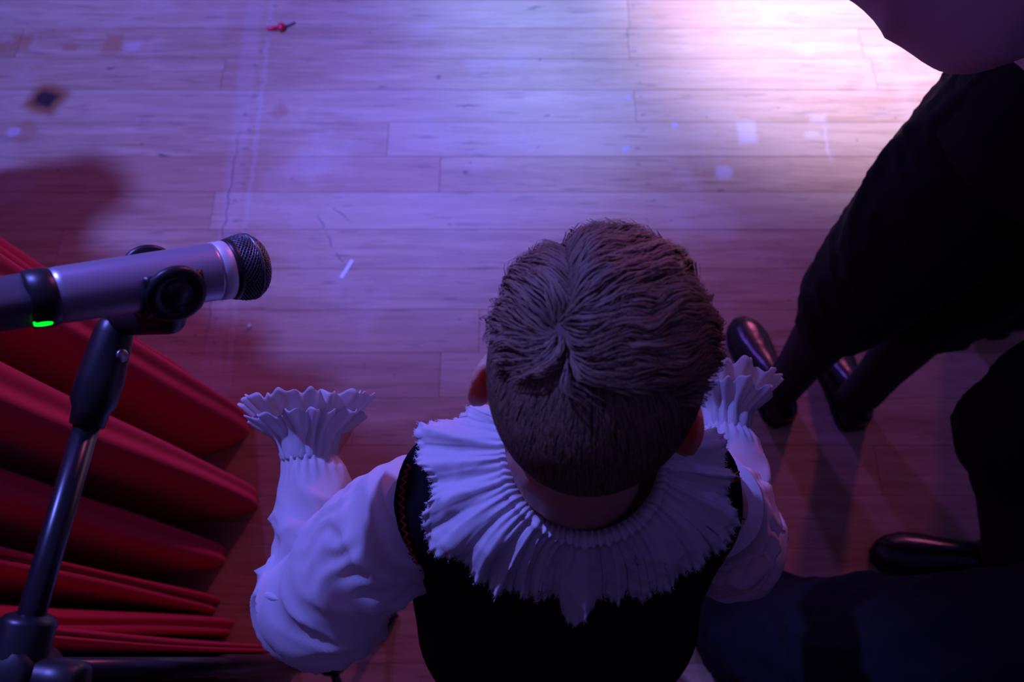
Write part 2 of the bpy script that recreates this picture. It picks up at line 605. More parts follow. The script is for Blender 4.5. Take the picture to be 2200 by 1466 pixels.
tag(curtain, 'deep red stage curtain hanging in heavy folds to the floor behind the microphone', 'curtain')
# stitched seam lines down the cloth
seam_parts = []
for jj in (int(len(cv) * 0.585),):
    pth = [R[a][jj] + Vector((0.003, 0.001, 0)) for a in range(NZ + 1)]
    seam_parts.append(sweep(pth, [0.0016] * len(pth), 6))
obj('seam', join(seam_parts), M_seam, curtain)
rail = obj('curtain_rail', sweep([R[-1][q] + Vector((-0.03, 0, 0.004)) for q in range(0, len(cv), 6)], [0.010] * len(range(0, len(cv), 6)), 12), M_standmetal, curtain)


# ------------------------------------------------------------------ people
def hand_parts(wrist, d, nrm, side, s=1.0, curl=0.5):
    """palm, four fingers, thumb; d = pointing direction, nrm = back of the hand"""
    d = Vector(d).normalized()
    nrm = Vector(nrm)
    nrm = (nrm - d * nrm.dot(d)).normalized()
    lat = d.cross(nrm) * side          # towards the thumb
    w = Vector(wrist)
    P = []
    for k, o in enumerate((-0.028, -0.0095, 0.0095, 0.028)):
        a = w + lat * o * 0.7 * s
        b = w + (d * 0.085 + lat * o) * s
        P += chain([a, b], [0.0135 * s, 0.0115 * s], 12)
    L = (0.062, 0.078, 0.083, 0.072)
    for k, o in enumerate((-0.030, -0.010, 0.010, 0.030)):
        p = w + (d * 0.088 + lat * o) * s
        pts, rad, ang = [p], [0.0095 * s], 0.0
        for seg, fr in enumerate((0.45, 0.32, 0.23)):
            ang += curl * (0.7, 0.9, 0.6)[seg]
            p = p + (d * math.cos(ang) - nrm * math.sin(ang)) * L[k] * fr * s
            pts.append(p); rad.append((0.0088, 0.0080, 0.0070)[seg] * s)
        P += chain(pts, rad, 12)
    p = w + (d * 0.022 + lat * 0.028) * s
    q = p + (d * 0.034 + lat * 0.028 - nrm * 0.010) * s
    r = q + (d * 0.030 + lat * 0.006 - nrm * 0.012) * s
    P += chain([p, q, r], [0.0125 * s, 0.0105 * s, 0.0085 * s], 12)
    return P


def head_parts(c, rh, fh, uh, s):
    """skull, jaw, face, ears in the head's own axes; s = 1 for an adult head"""
    rot = Matrix((rh, fh, uh)).transposed()

    def w(x, y, z):
        return Vector(c) + (rh * x + fh * y + uh * z) * s
    P = [ball(w(0, 0, 0.015), (0.075 * s, 0.096 * s, 0.088 * s), rot, 28, 18),
         ball(w(0, 0.035, -0.055), (0.058 * s, 0.060 * s, 0.058 * s), rot),
         ball(w(0, 0.055, -0.090), (0.030 * s, 0.034 * s, 0.022 * s), rot),
         ball(w(0, 0.082, 0.012), (0.050 * s, 0.016 * s, 0.012 * s), rot),
         ball(w(0, 0.100, -0.030), (0.015 * s, 0.017 * s, 0.013 * s), rot),
         ball(w(0, 0.092, -0.062), (0.024 * s, 0.011 * s, 0.006 * s), rot),
         ball(w(0, 0.090, -0.073), (0.020 * s, 0.011 * s, 0.006 * s), rot)]
    P += chain([w(0, 0.090, 0.008), w(0, 0.104, -0.028)], [0.008 * s, 0.011 * s], 10)
    for sd in (-1, 1):
        P.append(ball(w(sd * 0.046, 0.072, -0.030), (0.022 * s, 0.020 * s, 0.020 * s), rot))
        er = Matrix.Rotation(sd * 0.45, 3, uh) @ rot
        P.append(ball(w(sd * 0.079, -0.012, -0.022), (0.009 * s, 0.019 * s, 0.030 * s), er))
        ring = [w(sd * (0.080 + 0.006 * math.cos(t)), -0.012 - 0.019 * math.cos(t - 0.3), -0.020 + 0.030 * math.sin(t)) for t in np.linspace(-1.7, 2.3, 9)]
        P += chain(ring, [0.0045 * s] * 9, 8)
    return P, w


def shoe(name, heel, toe, parent, L=None, s=1.0, up=0.0):
    h, t = Vector(heel), Vector(toe)
    d = (t - h); d.z = 0
    Ln = d.length
    d.normalize()
    lat = Vector((d.y, -d.x, 0))
    prof = [(0.0, 0.016, 0.050), (0.03, 0.027, 0.064), (0.10, 0.034, 0.072), (0.25, 0.035, 0.078), (0.40, 0.036, 0.076), (0.52, 0.039, 0.064),
            (0.68, 0.045, 0.050), (0.80, 0.045, 0.041), (0.90, 0.038, 0.034), (0.96, 0.028, 0.028), (1.0, 0.010, 0.020)]
    R = []
    for f, hw, ht in prof:
        ring = []
        for j in range(20):
            a = 2 * math.pi * j / 20
            ca, sa = math.cos(a), math.sin(a)
            xx = hw * s * math.copysign(abs(ca) ** 0.75, ca)
            zz = 0.010 * s + (ht - 0.010) * s * (max(sa, 0) ** 0.9) - (0.004 * s * max(-sa, 0))
            ring.append(h + d * Ln * f + lat * xx + Vector((0, 0, zz + up)))
        R.append(ring)
    o = obj(name, rings(R), M_shoe, parent)
    def outline(fs, z0, z1, grow):
        pts = [(f, hw) for f, hw, _ in prof if fs[0] <= f <= fs[1]]
        loop = [h + d * Ln * (f if 0 < f < 1 else (f - 0.01 if f == 0 else f + 0.012)) + lat * (hw + grow) * s for f, hw in pts]
        loop += [h + d * Ln * (f if 0 < f < 1 else (f - 0.01 if f == 0 else f + 0.012)) - lat * (hw + grow) * s for f, hw in reversed(pts)]
        return rings([[p + Vector((0, 0, z0 + up)) for p in loop], [p + Vector((0, 0, z1 + up)) for p in loop]])
    obj('sole', join([outline((0, 1), 0.007 * s, 0.014 * s, 0.003), outline((0, 0.3), 0.0, 0.008 * s, 0.002), outline((0.45, 1), 0.0, 0.008 * s, 0.001)]), M_sole, o, smooth=False)
    return o


def person_base(J, s, headax, voxel, curl=0.5, hands=None, point=None, neck_r=0.056):
    """one continuous body from a dictionary of joints"""
    P = []
    for q in 'LR':
        P += chain([J['hip' + q], (Vector(J['hip' + q]) + Vector(J['knee' + q])) / 2, J['knee' + q]], [0.082 * s, 0.072 * s, 0.054 * s])
        k, a = Vector(J['knee' + q]), Vector(J['ankle' + q])
        P += chain([k, k.lerp(a, 0.3), a], [0.052 * s, 0.054 * s, 0.036 * s])
        P += chain([a + Vector((0, 0, -0.045 * s)), a.lerp(Vector(J['toe' + q]), 0.5) - Vector((0, 0, 0.012 * s)), Vector(J['toe' + q]) + Vector((0, 0, 0.022 * s))], [0.028 * s, 0.022 * s, 0.013 * s])
        P += chain([J['chest'], J['shoulder' + q]], [0.075 * s, 0.052 * s])
        sh, e, w = (Vector(J[n + q]) for n in ('shoulder', 'elbow', 'wrist'))
        P += chain([sh, sh.lerp(e, 0.5), e], [0.052 * s, 0.044 * s, 0.036 * s])
        P += chain([e, e.lerp(w, 0.3), w], [0.036 * s, 0.038 * s, 0.025 * s])
        dr = Vector(point[q]).normalized() if point else (w - e).normalized()
        nr = hands[q] if hands else Vector((-1 if q == 'L' else 1, 0, 0))
        P += hand_parts(w, dr, nr, 1 if q == 'L' else -1, s, curl)
    pel, ch, nb = Vector(J['pelvis']), Vector(J['chest']), Vector(J['neck'])
    lat = (Vector(J['shoulderR']) - Vector(J['shoulderL'])).normalized()
    for o in (-0.06, 0.0, 0.06):
        P += chain([pel + lat * o * s, pel.lerp(ch, 0.5) + lat * o * 0.8 * s, ch + lat * o * 1.1 * s], [0.095 * s, 0.088 * s, 0.100 * s])
    P += chain([ch, nb], [0.09 * s, 0.058 * s])
    c, rh, fh, uh, hs = headax
    hp, w = head_parts(c, rh, fh, uh, hs)
    P += hp
    nk = w(0, -0.022, -0.055)
    P += chain([nb + Vector((0, 0, -0.01)), nb.lerp(nk, 0.5), nk], [neck_r * 1.03 * s, neck_r * 0.98 * s, neck_r * s])
    return fuse('person', P, voxel, 5), w


def eyes(w, s, parent):
    for sd in (-1, 1):
        obj('eye', ball(w(sd * 0.032, 0.079, -0.012), 0.012 * s), M_eye, parent)


# ---------------------------------------------------------------- the boy
yaw, tip = math.radians(13), math.radians(16)
fh = Vector((math.sin(yaw) * math.cos(tip), math.cos(yaw) * math.cos(tip), -math.sin(tip)))
rh = Vector((math.cos(yaw), -math.sin(yaw), -0.03)).normalized()
uh = rh.cross(fh).normalized()
rh = fh.cross(uh).normalized()
HC = Vector((0.053, 0.172, 1.086))
HS = 0.87
JB = dict(hipL=(-0.02, 0.085, 0.56), hipR=(0.115, 0.085, 0.56), kneeL=(-0.03, 0.10, 0.31), kneeR=(0.125, 0.10, 0.31),
          ankleL=(-0.035, 0.075, 0.055), ankleR=(0.13, 0.075, 0.055), toeL=(-0.05, 0.18, 0.0), toeR=(0.15, 0.18, 0.0),
          pelvis=(0.047, 0.085, 0.62), chest=(0.046, 0.125, 0.85), neck=(0.052, 0.138, 0.955),
          shoulderL=(-0.072, 0.125, 0.905), shoulderR=(0.168, 0.12, 0.905),
          elbowL=(-0.192, 0.052, 0.770), elbowR=(0.212, 0.112, 0.768), wristL=(-0.208, 0.190, 0.800), wristR=(0.228, 0.228, 0.772))
JBB = dict(JB)
for q, e_ in (('L', (-0.192, 0.052, 0.770)), ('R', (0.212, 0.112, 0.768))):
    JBB['wrist' + q] = Vector(JB['wrist' + q]).lerp(Vector(e_), 0.12)
bm, bw = person_base(JBB, 0.66, (HC, rh, fh, uh, HS), 0.0026, curl=0.95,
                     hands={'L': Vector((0, 0, 1)), 'R': Vector((0, 0, 1))},
                     neck_r=0.078)
boy = obj('person', bm, M_skin)
tag(boy, 'young child seen from above and behind, short brown hair, white ruffled collar, black vest', 'person')
eyes(bw, HS, boy)


def superring(cx, cy, z, a, b, n=72, e=2.5, tilt=0.0):
    out = []
    for j in range(n):
        t = 2 * math.pi * j / n
        c, s_ = math.cos(t), math.sin(t)
        x = a * math.copysign(abs(c) ** (2 / e), c)
        y = b * math.copysign(abs(s_) ** (2 / e), s_)
        out.append(Vector((cx + x, cy + y, z + tilt * y)))
    return out


sections = np.array([  # z, cx, cy, a, b
    (0.530, 0.050, 0.052, 0.156, 0.134), (0.600, 0.048, 0.052, 0.154, 0.131), (0.660, 0.047, 0.055, 0.152, 0.126), (0.720, 0.047, 0.066, 0.149, 0.117),
    (0.800, 0.046, 0.094, 0.142, 0.102), (0.860, 0.046, 0.112, 0.140, 0.089), (0.910, 0.046, 0.122, 0.144, 0.080),
    (0.935, 0.046, 0.126, 0.143, 0.072), (0.952, 0.047, 0.129, 0.136, 0.064), (0.964, 0.048, 0.131, 0.120, 0.059),
    (0.974, 0.050, 0.134, 0.095, 0.056), (0.984, 0.053, 0.138, 0.068, 0.054), (0.990, 0.055, 0.140, 0.057, 0.050)])
dense = crom(sections, 5)
VR = []
for z, cx, cy, a, b in dense:
    ring = superring(cx, cy, z, a, b)
    VR.append([p + Vector((p.x - cx, p.y - cy, 0)) * (0.045 * noise.noise(Vector((p.x * 14, p.y * 14, p.z * 9)))) for p in ring])
vest_mesh = mesh('vest', *rings(VR[:-12], True, False, False))
full = mesh('t', *rings(VR, True, False, False))
vest = obj('vest', vest_mesh, M_vest, boy)
sd = vest.modifiers.new('thickness', 'SOLIDIFY'); sd.thickness = 0.003; sd.offset = -1
vest['label'] = 'black wool vest with red zigzag stitching at the armholes'
bvh = BVHTree.FromPolygons([v.co.copy() for v in full.vertices], [tuple(p.vertices) for p in full.polygons])


def on_vest(px, py, lift=0.002):
    d = (CF * FPX + Vector((px - 1100, 0, 0)) + CU * (733 - py)).normalized()
    loc, nrm, _, _ = bvh.ray_cast(EYE, d)
    if loc is None:
        loc, nrm, _, _ = bvh.find_nearest(EYE + d * 0.60)
    return loc + nrm * lift, nrm


# red zigzag stitching down both armhole edges
for line in (((884, 1000), (873, 1030), (868, 1065), (868, 1100), (873, 1135), (882, 1170), (893, 1200), (905, 1228)), ((1588, 1015), (1598, 1040), (1603, 1065), (1603, 1090), (1598, 1115))):
    pts = crom([(*q, 0) for q in line], 4)
    zz = [on_vest(q[0] + (5 if i % 2 else -5), q[1])[0] for i, q in enumerate(pts)]
    obj('stitching', sweep(zz, [0.0009] * len(zz), 6), M_stitch, vest)


def sleeve(shoulder, elbow, wrist, seed, r0, rm, re_, rf, rw):
    S, E_, W = Vector(shoulder), Vector(elbow), Vector(wrist)
    ctrlp = [S, S.lerp(E_, 0.35) + Vector((0, 0, 0.004)), S.lerp(E_, 0.75), E_, E_.lerp(W, 0.30), E_.lerp(W, 0.70), W]
    rad = [r0, rm, (rm + re_) / 2, re_, rf * 1.05, rf, rw]
    pts = crom([(*p, r) for p, r in zip(ctrlp, rad)], 18)

    def disp(p, s, a):
        k = min(1, s / 0.10) * min(1, (1 - s) / 0.06)
        w = Vector((noise.noise(p * 9), noise.noise(p * 9 + Vector((5, 0, 0))), noise.noise(p * 9 + Vector((0, 7, 0))))) * 0.03
        q = p + w
        bend = math.exp(-((s - 0.55) / 0.28) ** 2)
        fold_ = ridged((s * 1.5 + 0.10 * math.sin(a * 2 + seed), math.cos(a) * 0.16, math.sin(a) * 0.16), 5.0, seed) * 0.013 * bend
        big = ridged((q.x * 0.55 + q.y * 0.35, q.y * 0.55, q.z * 1.1), 12, seed) * 0.011 + fold_
        mid = ridged((q.x + q.y * 0.6, q.y * 0.5, q.z), 24, seed + 5) * 0.0062 * (0.5 + noise.noise(p * 12))
        gath = 0.0020 * math.sin(a * 15 + 4 * noise.noise(p * 30)) * math.exp(-((s - 0.19) / 0.07) ** 2)
        gath += 0.0020 * math.sin(a * 22 + seed) * math.exp(-((1 - s) / 0.07) ** 2)
        seam = 0.0022 * math.exp(-((s - 0.125 - 0.02 * math.sin(a)) / 0.006) ** 2)
        return k * (big + mid - 0.006) + gath + seam
    return sweep([p[:3] for p in pts], [p[3] for p in pts], 110, True, disp)


shirt = obj('shirt', rings([superring(cx, cy - 0.0, z, a * 0.93, b * 0.90, 40) for z, cx, cy, a, b in sections[:8]], True, False, False), M_cotton, boy)
shirt['label'] = 'white cotton shirt with full sleeves'
obj('sleeve', sleeve(JB['shoulderL'], (-0.190, 0.052, 0.773), JB['wristL'], 1.3, 0.046, 0.052, 0.054, 0.038, 0.026), M_cotton, shirt)
obj('sleeve', sleeve(JB['shoulderR'], (0.214, 0.112, 0.770), JB['wristR'], 4.1, 0.046, 0.050, 0.050, 0.038, 0.026), M_cotton, shirt)


def cuff(wrist, d, seed, big=1.0):
    """gathered wristband opening into a pleated double ruffle"""
    x, y, d = frame(d)
    parts = []
    for layer in range(2):
        R = []
        n = 220
        for i in range(22):
            s = i / 21
            ring = []
            for j in range(n):
                t = 2 * math.pi * j / n
                fl = 0.022 + 0.004 * math.cos(s * 6.28) + (0.030 - 0.006 * layer) * s ** 1.2 * big
                pl = (0.0008 + 0.0050 * s) * math.sin(t * 15 + 1.6 * math.sin(t * 4 + seed) + layer)
                sag = 0.010 * s * noise.noise(Vector((math.cos(t) * 1.6, math.sin(t) * 1.6, seed + layer)))
                rr = fl + pl + sag
                ln = (0.062 - 0.018 * layer) * (1 + 0.12 * noise.noise(Vector((math.cos(t) * 3, math.sin(t) * 3, seed))))
                ring.append(Vector(wrist) + d * (-0.004 + s * ln + 0.002 * math.sin(t * 30) * s) + (x * math.cos(t) + y * math.sin(t)) * rr)
            R.append(ring)
        parts.append(rings(R, True, False, False))
    return join(parts)


cl = obj('cuff', cuff(JB['wristL'], Vector(JB['wristL']) - Vector((-0.198, 0.052, 0.775)), 2.0, 1.25), M_cotton, shirt)
cr = obj('cuff', cuff(JB['wristR'], Vector(JB['wristR']) - Vector((0.214, 0.112, 0.768)), 5.0), M_cotton, shirt)
for o in (cl, cr):
    s_ = o.modifiers.new('thickness', 'SOLIDIFY'); s_.thickness = 0.0008

# ruffled collar draped over the vest by marching outwards from the neckline
NT, NS = 640, 34
nc = Vector((0.056, 0.140, 0.0))
bumpsets = [(-1.64, 0.065, 0.020), (-1.10, 0.075, 0.013), (-2.75, 0.12, 0.014), (-0.42, 0.15, 0.012), (-2.25, 0.10, 0.004), (3.0, 0.2, 0.010)]
base = []
for j in range(NT):
    t = 2 * math.pi * j / NT
    ct, s_t = math.cos(t), math.sin(t)
    p = Vector((nc.x + 0.055 * ct, nc.y + 0.053 * s_t, 0.990 + 0.010 * s_t * (1 if s_t < 0 else -0.6) + 0.004 * abs(ct)))
    dirv = Vector((ct, s_t, 0.25)).normalized()
    L = 0.074 + 0.008 * noise.noise(Vector((ct * 2.2, s_t * 2.2, 1.0))) + 0.003 * noise.noise(Vector((ct * 9, s_t * 9, 4.0)))
    for b0, bwid, ba in bumpsets:
        dt = (t - b0 + math.pi) % (2 * math.pi) - math.pi
        L += ba * math.exp(-(dt / bwid) ** 4)
    if s_t > 0.3:
        L *= 0.85
    L -= 0.014 * math.exp(-((t - 0.0) / 0.5) ** 2) + 0.014 * math.exp(-((t - 2 * math.pi) / 0.42) ** 2) + 0.007 * math.exp(-((t - 3.25) / 0.35) ** 2)
    ds = L / NS
    col_ = [(p.copy(), Vector((0, 0, 1)))]
    for i in range(NS):
        dirv = (dirv + Vector((0, 0, -0.075))).normalized()
        p = p + dirv * ds
        loc, nrm, _, dist = bvh.find_nearest(p)
        sgn = (p - loc).dot(nrm)
        cl_ = 0.0055
        if sgn < cl_ and dist < 0.05:
            p = loc + nrm * cl_
            dirv = (dirv - nrm * dirv.dot(nrm)).normalized()
            # keep heading outwards from the neck
        col_.append((p.copy(), nrm.copy() if dist < 0.03 else Vector((0, 0, 1))))
    base.append(col_)
ang_warp = [2 * math.pi * j / NT for j in range(NT)]
VR = []
for j in range(NT):
    t = ang_warp[j]
    ct, s_t = math.cos(t), math.sin(t)
    ph = 27 * t + 6.5 * noise.noise(Vector((ct * 1.7, s_t * 1.7, 8.0))) + 1.5 * noise.noise(Vector((ct * 6, s_t * 6, 1.0)))
    ph2 = 70 * t + 4.0 * noise.noise(Vector((ct * 5, s_t * 5, 3.0)))
    var = 0.60 + 1.0 * noise.noise(Vector((ct * 5, s_t * 5, 2.0)))
    colv = []
    for i in range(NS + 1):
        s = i / NS
        p, n = base[j][i]
        w1 = math.sin(ph + 2.6 * s * noise.noise(Vector((ct * 4, s_t * 4, 6.0 + s))))
        amp = (0.0008 + 0.0056 * s ** 0.8) * max(0.10, var)
        d = amp * (w1 * abs(w1) ** 0.4 + 0.5) + 0.0013 * math.sin(ph2) * math.exp(-(s / 0.35) ** 2)
        d += 0.003 * s * noise.noise(Vector((ct * 9, s_t * 9, s * 2.5)))
        d += 0.0022 * s * ridged(p, 60, 3.0)
        if s > 0.94:
            d += 0.0016 * math.sin(j * 1.31)
        d += 0.010 * math.exp(-(((t - (2 * math.pi - 1.62)) / 0.09) ** 2)) * s
        if s < 0.10:
            d += 0.003 * math.sin(s / 0.10 * math.pi)
        q = p + n * d
        if i == NS:
            q = q + (base[j][i][0] - base[j][i - 1][0]) * (0.4 * noise.noise(Vector((j * 0.9, 0, 0))))
        colv.append(q)
    VR.append(colv)
RR = [[VR[j][i] for j in range(NT)] for i in range(NS + 1)]
collar = obj('ruffled_collar', rings(RR, True, False, False), M_cotton, shirt)
s_ = collar.modifiers.new('thickness', 'SOLIDIFY'); s_.thickness = 0.0008; s_.offset = 1
# frayed threads along the collar's edge
V, F = [], []
for k in range(2200):
    j = random.randrange(NT)
    i = NS
    a = VR[j][NS]
    d = (VR[j][NS] - VR[j][NS - 2]).normalized() + Vector((random.uniform(-.8, .8), random.uniform(-.8, .8), random.uniform(-.2, .7)))
    e = a + d.normalized() * random.uniform(0.0010, 0.0032)
    x = Vector((random.uniform(-1, 1), random.uniform(-1, 1), random.uniform(-1, 1))).normalized() * 0.00028
    b = len(V)
    V += [a - x, a + x, e + x * 0.4, e - x * 0.4]
    F.append((b, b + 1, b + 2, b + 3))
fr = obj('frayed_edge', (V, F), M_cotton, shirt)
fr['kind'] = 'stuff'

# trousers, stockings, shoes of the boy (under his vest)
tp = []
for q in 'LR':
    h, k, a = (Vector(JB[n + q]) for n in ('hip', 'knee', 'ankle'))
    tp += chain([h + Vector((0, 0, 0.03)), h.lerp(k, 0.5), k, k.lerp(a, 0.22)], [0.080, 0.078, 0.068, 0.050])
tp += chain([(0.0, 0.085, 0.64), (0.094, 0.085, 0.64)], [0.088, 0.088]) + chain([(0.0, 0.085, 0.57), (0.094, 0.085, 0.57)], [0.088, 0.088])
obj('breeches', fuse('breeches', tp, 0.005, 5, lambda p, n: 0.006 * ridged(p, 16, 9) - 0.003), M_black, boy)
for q in 'LR':
    k, a = Vector(JB['knee' + q]), Vector(JB['ankle' + q])
    obj('stocking', sweep([k.lerp(a, s) for s in (0.2, 0.4, 0.6, 0.8, 1.0)] + [a + Vector((0, 0.01, -0.03))], [0.040, 0.040, 0.034, 0.028, 0.027, 0.026], 20), M_stock, boy)
    t = Vector(JB['toe' + q])
    d = Vector((t.x - a.x, t.y - a.y, 0)).normalized()
    h0 = Vector((a.x, a.y, 0)) - d * 0.045
    shoe('shoe', h0, h0 + d * 0.19, boy, s=0.78)

# ---- the boy's hair: cap plus strands
hair_c = (0, 0, 0.016)
hr = np.array((0.0775, 0.0985, 0.0905)) * HS


def hl(v):   # head-local -> world
    return HC + rh * v[0] + fh * v[1] + uh * v[2]


def hairline(d):
    """how far down hair reaches for a local unit direction: value < d.z keeps it"""
    az = math.atan2(d[1], d[0])
    front = d[1]
    if front > 0.5:
        return 0.42
    if front > 0.05:
        return 0.02 + (front - 0.05) / 0.45 * 0.40
    if front > -0.12:
        return -0.02
    return -0.66


hc = np.array(hair_c) * HS
whorl = np.array((-0.42, -0.40, 0.82)); whorl /= np.linalg.norm(whorl)
Vh, Fh, Th = [], [], []
# cap
n, mm = 72, 44
for i in range(mm + 1):
    th = math.pi * 0.80 * i / mm
    for j in range(n):
        ph = 2 * math.pi * j / n
        d = np.array((math.sin(th) * math.cos(ph), math.sin(th) * math.sin(ph), math.cos(th)))
        hlz = hairline(d)
        k = 1.0 if d[2] > hlz else max(0.86, 1 - (hlz - d[2]) * 1.1)
        kk = min(1.0, k)
        bulge = 1 + 0.012 * noise.noise(Vector(d * 3))
        Vh.append(hl(hc + d * hr * kk * bulge)); Th.append(0.12)
for i in range(mm):
    for j in range(n):
        k = (j + 1) % n
        Fh.append((i * n + j, (i + 1) * n + j, (i + 1) * n + k, i * n + k))


def strand(d0, flow, length, segs, width, lift, tone):
    d = d0.copy()
    L = length / segs
    pts = []
    for i in range(segs + 1):
        s = i / segs
        h = lift * math.sin(min(1.0, s * 1.15) * math.pi * 0.72) + 0.0006 * (1 + i % 2)
        nrm = d / hr
        nrm /= np.linalg.norm(nrm)
        p = hc + d * hr + nrm * h
        pts.append((p, nrm))
        f = flow(d, s)
        f = f - d * np.dot(f, d)
        f /= max(1e-6, np.linalg.norm(f))
        stepv = f * L / float(np.dot(hr, np.abs(f)) / max(1e-6, np.sum(np.abs(f))))
        d = d + stepv
        d /= np.linalg.norm(d)
    b = len(Vh)
    for i, (p, nrm) in enumerate(pts):
        a = pts[max(0, i - 1)][0]
        c_ = pts[min(segs, i + 1)][0]
        tn = c_ - a
        sdv = np.cross(tn, nrm)
        sdv /= max(1e-9, np.linalg.norm(sdv))
        w = width * (1 - 0.75 * (i / segs) ** 2)
        Vh.append(hl(p - sdv * w)); Vh.append(hl(p + sdv * w))
        tt = tone * (0.85 + 0.3 * i / segs)
        Th.extend((tt, tt))
    for i in range(segs):
        Fh.append((b + 2 * i, b + 2 * i + 1, b + 2 * i + 3, b + 2 * i + 2))


def nz3(d, f, o):
    return np.array((noise.noise(Vector(d * f) + Vector((o, 0, 0))), noise.noise(Vector(d * f) + Vector((0, o, 5))), noise.noise(Vector(d * f) + Vector((3, 0, o)))))


def top_flow(d, s):
    r = d - whorl
    r = r - d * np.dot(r, d)
    dist = np.linalg.norm(r)
    r = r / max(1e-6, dist)
    sw = np.cross(d, r)                      # swirl round the crown
    if d[0] > -0.42 - 0.22 * d[1]:
        comb = np.array((0.85, 0.55, -0.15))
    else:
        comb = np.array((-0.75, 0.35, -0.55))
    k = min(1.0, dist / 0.42)
    f = r * (1 - 0.7 * k) - sw * 0.55 * (1 - k) + comb * k
    return f + 0.75 * nz3(d, 4.0, 2.0) + 0.45 * nz3(d, 11, 7.0)


def down_flow(d, s):
    r = d - whorl
    return r * 0.6 + np.array((0.25 * d[0], -0.25, -0.9)) + 0.25 * nz3(d, 6, 4.0)


cnt = 0
while cnt < 7500:
    d = rng.normal(size=3); d /= np.linalg.norm(d)
    edge = 0.42 + 0.10 * noise.noise(Vector(d * 3))
    if d[2] < edge or d[2] < hairline(d) or (d[1] < -0.55 and d[2] < 0.72):
        continue
    cl_n = noise.noise(Vector(d * 7) + Vector((9, 0, 0)))
    cl_f = noise.noise(Vector(d * 26) + Vector((0, 4, 0)))
    ln = 0.036 + 0.012 * cl_n + rng.uniform(-0.008, 0.006)
    ln *= min(1.0, 0.30 + (d[2] - edge) / 0.35)
    if d[1] < -0.30:
        ln *= 0.8
    strand(d, top_flow, ln, 8, 0.00048, 0.0060 + 0.005 * cl_n + 0.003 * cl_f + rng.uniform(-0.003, 0.004), 0.40 + 0.25 * cl_f + 0.2 * cl_n + rng.uniform(-0.22, 0.22))
    cnt += 1
cnt = 0
while cnt < 11000:
    d = rng.normal(size=3); d /= np.linalg.norm(d)
    if d[2] > 0.75 or d[2] < hairline(d) + 0.03 * rng.normal():
        continue
    fade = max(0.25, min(1, (d[2] + 0.65) / 0.9))
    strand(d, down_flow, 0.013 * fade + 0.002, 3, 0.00040, 0.0022 * fade, 0.30 + 0.12 * rng.normal())
    cnt += 1
hm = mesh('hair', Vh, Fh)
at_ = hm.attributes.new('strand_tone', 'FLOAT', 'POINT')
at_.data.foreach_set('value', np.clip(np.array(Th, np.float32), 0, 1))
hair = obj('hair', hm, M_hair, boy)


